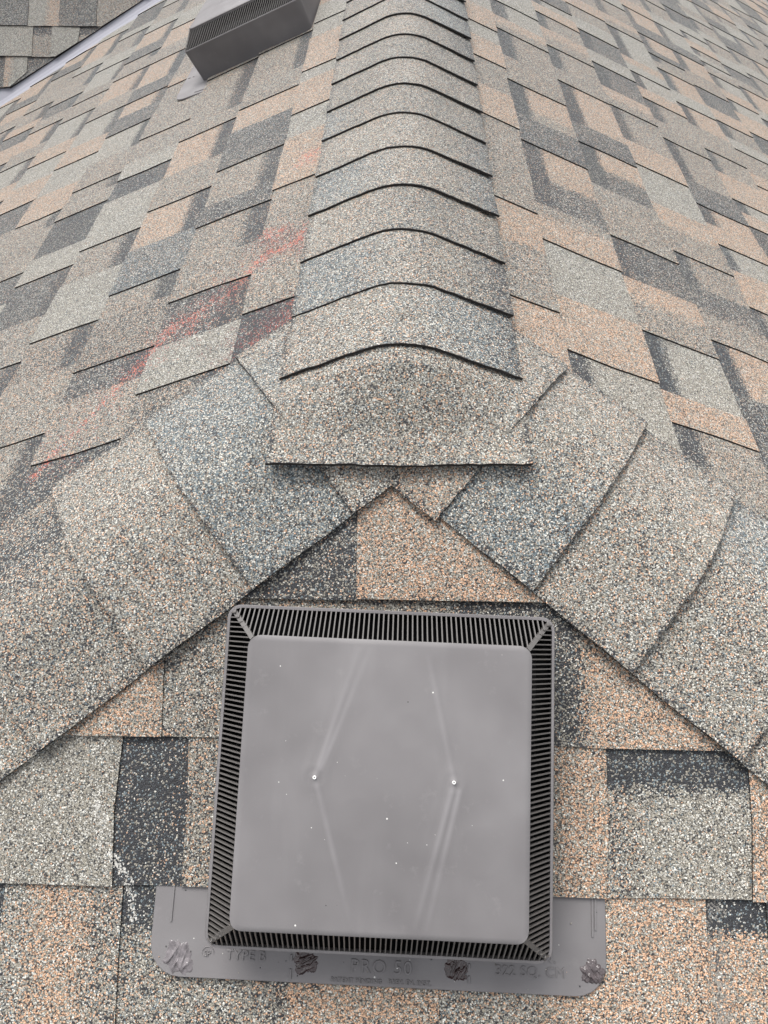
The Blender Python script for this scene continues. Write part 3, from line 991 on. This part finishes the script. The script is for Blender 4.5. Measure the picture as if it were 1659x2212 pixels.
# round certification mark
def tube(name, pts, r, parent, mat, closed=False):
    cu = bpy.data.curves.new(name, 'CURVE')
    cu.dimensions = '3D'
    cu.bevel_depth = r
    cu.bevel_resolution = 1
    sp_ = cu.splines.new('POLY')
    sp_.points.add(len(pts) - 1)
    for p, q in zip(sp_.points, pts):
        p.co = (*q, 1)
    sp_.use_cyclic_u = closed
    cu.materials.append(mat)
    o = bpy.data.objects.new(name, cu)
    COL.objects.link(o)
    o.parent = parent
    return o
cx_, cy_ = -.1655, -.1860
tube('certification_mark', [(cx_ + .0058 * math.cos(a), cy_ + .0058 * math.sin(a), fz(cy_)) for a in np.linspace(-.2, 5.0, 22)], .0005, fl1, M_PLA)
letters('SP', cx_ - .0040, cy_ - .0028, .0075, .9)

# sealant smeared over the nail heads
from mathutils import noise as mnoise
def blob(x, y, rx, ry, h, seed, mat, ang):
    na, nr = 72, 26
    rnd = random.Random(seed)
    off = Vector((rnd.uniform(0, 50), rnd.uniform(0, 50), rnd.uniform(0, 50)))
    ca, sa = math.cos(ang), math.sin(ang)
    V, Fq = [], []
    def height(px, py, q):
        # trowelled folds: ridged noise stretched along the smear
        u, w_ = (px * ca + py * sa), (-px * sa + py * ca)
        p = Vector((u * .9, w_ * 3.2, seed)) + off
        r1 = 1 - abs(mnoise.noise(p)) * 2.2
        r2 = 1 - abs(mnoise.noise(p * 1.7 + Vector((9, 4, 2)))) * 2.0
        return max(.06, (.25 + .62 * max(0, r1) ** 2 + .25 * max(0, r2)) * (1 - q ** 3))
    for j in range(nr + 1):
        q = j / nr
        for i in range(na):
            a = 2 * math.pi * i / na
            R = 1 + .42 * mnoise.noise(Vector((math.cos(a) * 1.1, math.sin(a) * 1.1, 0)) + off) + .22 * mnoise.noise(Vector((math.cos(a) * 3.2, math.sin(a) * 3.2, 3)) + off) + .14 * mnoise.noise(Vector((math.cos(a) * 8, math.sin(a) * 8, 7)) + off)
            px, py = q * R * math.cos(a), q * R * math.sin(a)
            X, Y = x + rx * px, y + ry * py
            z = fz(Y) + h * height(px, py, q) - (.001 if j == nr else 0)
            V.append((X, Y, z))
    for j in range(nr):
        for i in range(na):
            i2 = (i + 1) % na
            Fq.append((j * na + i, (j + 1) * na + i, (j + 1) * na + i2, j * na + i2))
    return mesh_obj('sealant_blob', V, Fq, [mat], parent=fl1, smooth=True)
blob(-.1944, -.1905, .0155, .0165, .0030, 3, M_SEALG, 1.3)['label'] = 'grey smeared sealant blob'
blob(-.0698, -.1895, .0130, .0115, .0034, 5, M_SEAL, .5)
blob(.0776, -.1890, .0100, .0120, .0034, 8, M_SEAL, 1.0)
blob(.2085, -.1861, .0115, .0110, .0040, 11, M_SEALD, 2.2)

# loose granules washed down onto the flange and against the hood
rnd = random.Random(4)
V, Fq, BB = [], [], []
ico = bmesh.new(); bmesh.ops.create_icosphere(ico, subdivisions=1, radius=1)
iv = [v.co.copy() for v in ico.verts]; if_ = [[v.index for v in f.verts] for f in ico.faces]; ico.free()
for k in range(150):
    if k < 60:
        x, y = rnd.uniform(-.215, .215), rnd.uniform(-.205, -.125)
        if abs(x) < .16 and y > -.165: continue
        z = fz(y)
    else:
        x, y = rnd.uniform(-.15, .15), rnd.uniform(.1535, .160)
        z = .002
    r = rnd.uniform(.0004, .0010)
    R = Matrix.Rotation(rnd.uniform(0, 6), 3, Vector((rnd.random(), rnd.random(), rnd.random())).normalized())
    k0 = len(V)
    bl = BL[rnd.choice('DDLPN')]
    for q in iv:
        q = R @ Vector((q.x * r, q.y * r * .8, q.z * r * .6))
        V.append(tuple(V1.matrix_basis @ Vector((x + q.x, y + q.y, z + r * .4 + q.z)))); BB.append(bl)
    Fq += [tuple(k0 + q for q in f) for f in if_]
tag(mesh_obj('loose_granules', V, Fq, [M_GRAN], None, BB), 'loose shingle granules scattered on the vent flange', kind='stuff')

# lettering and marks become plain meshes
bpy.context.view_layer.update()
dg = bpy.context.evaluated_depsgraph_get()
for o in [q for q in SC.objects if q.type in ('FONT', 'CURVE')]:
    me = bpy.data.meshes.new_from_object(o.evaluated_get(dg))
    n = bpy.data.objects.new('tmp', me); COL.objects.link(n)
    n.parent = o.parent; n.matrix_basis = o.matrix_basis.copy()
    nm = o.name.split('.')[0]
    bpy.data.objects.remove(o)
    n.name = nm
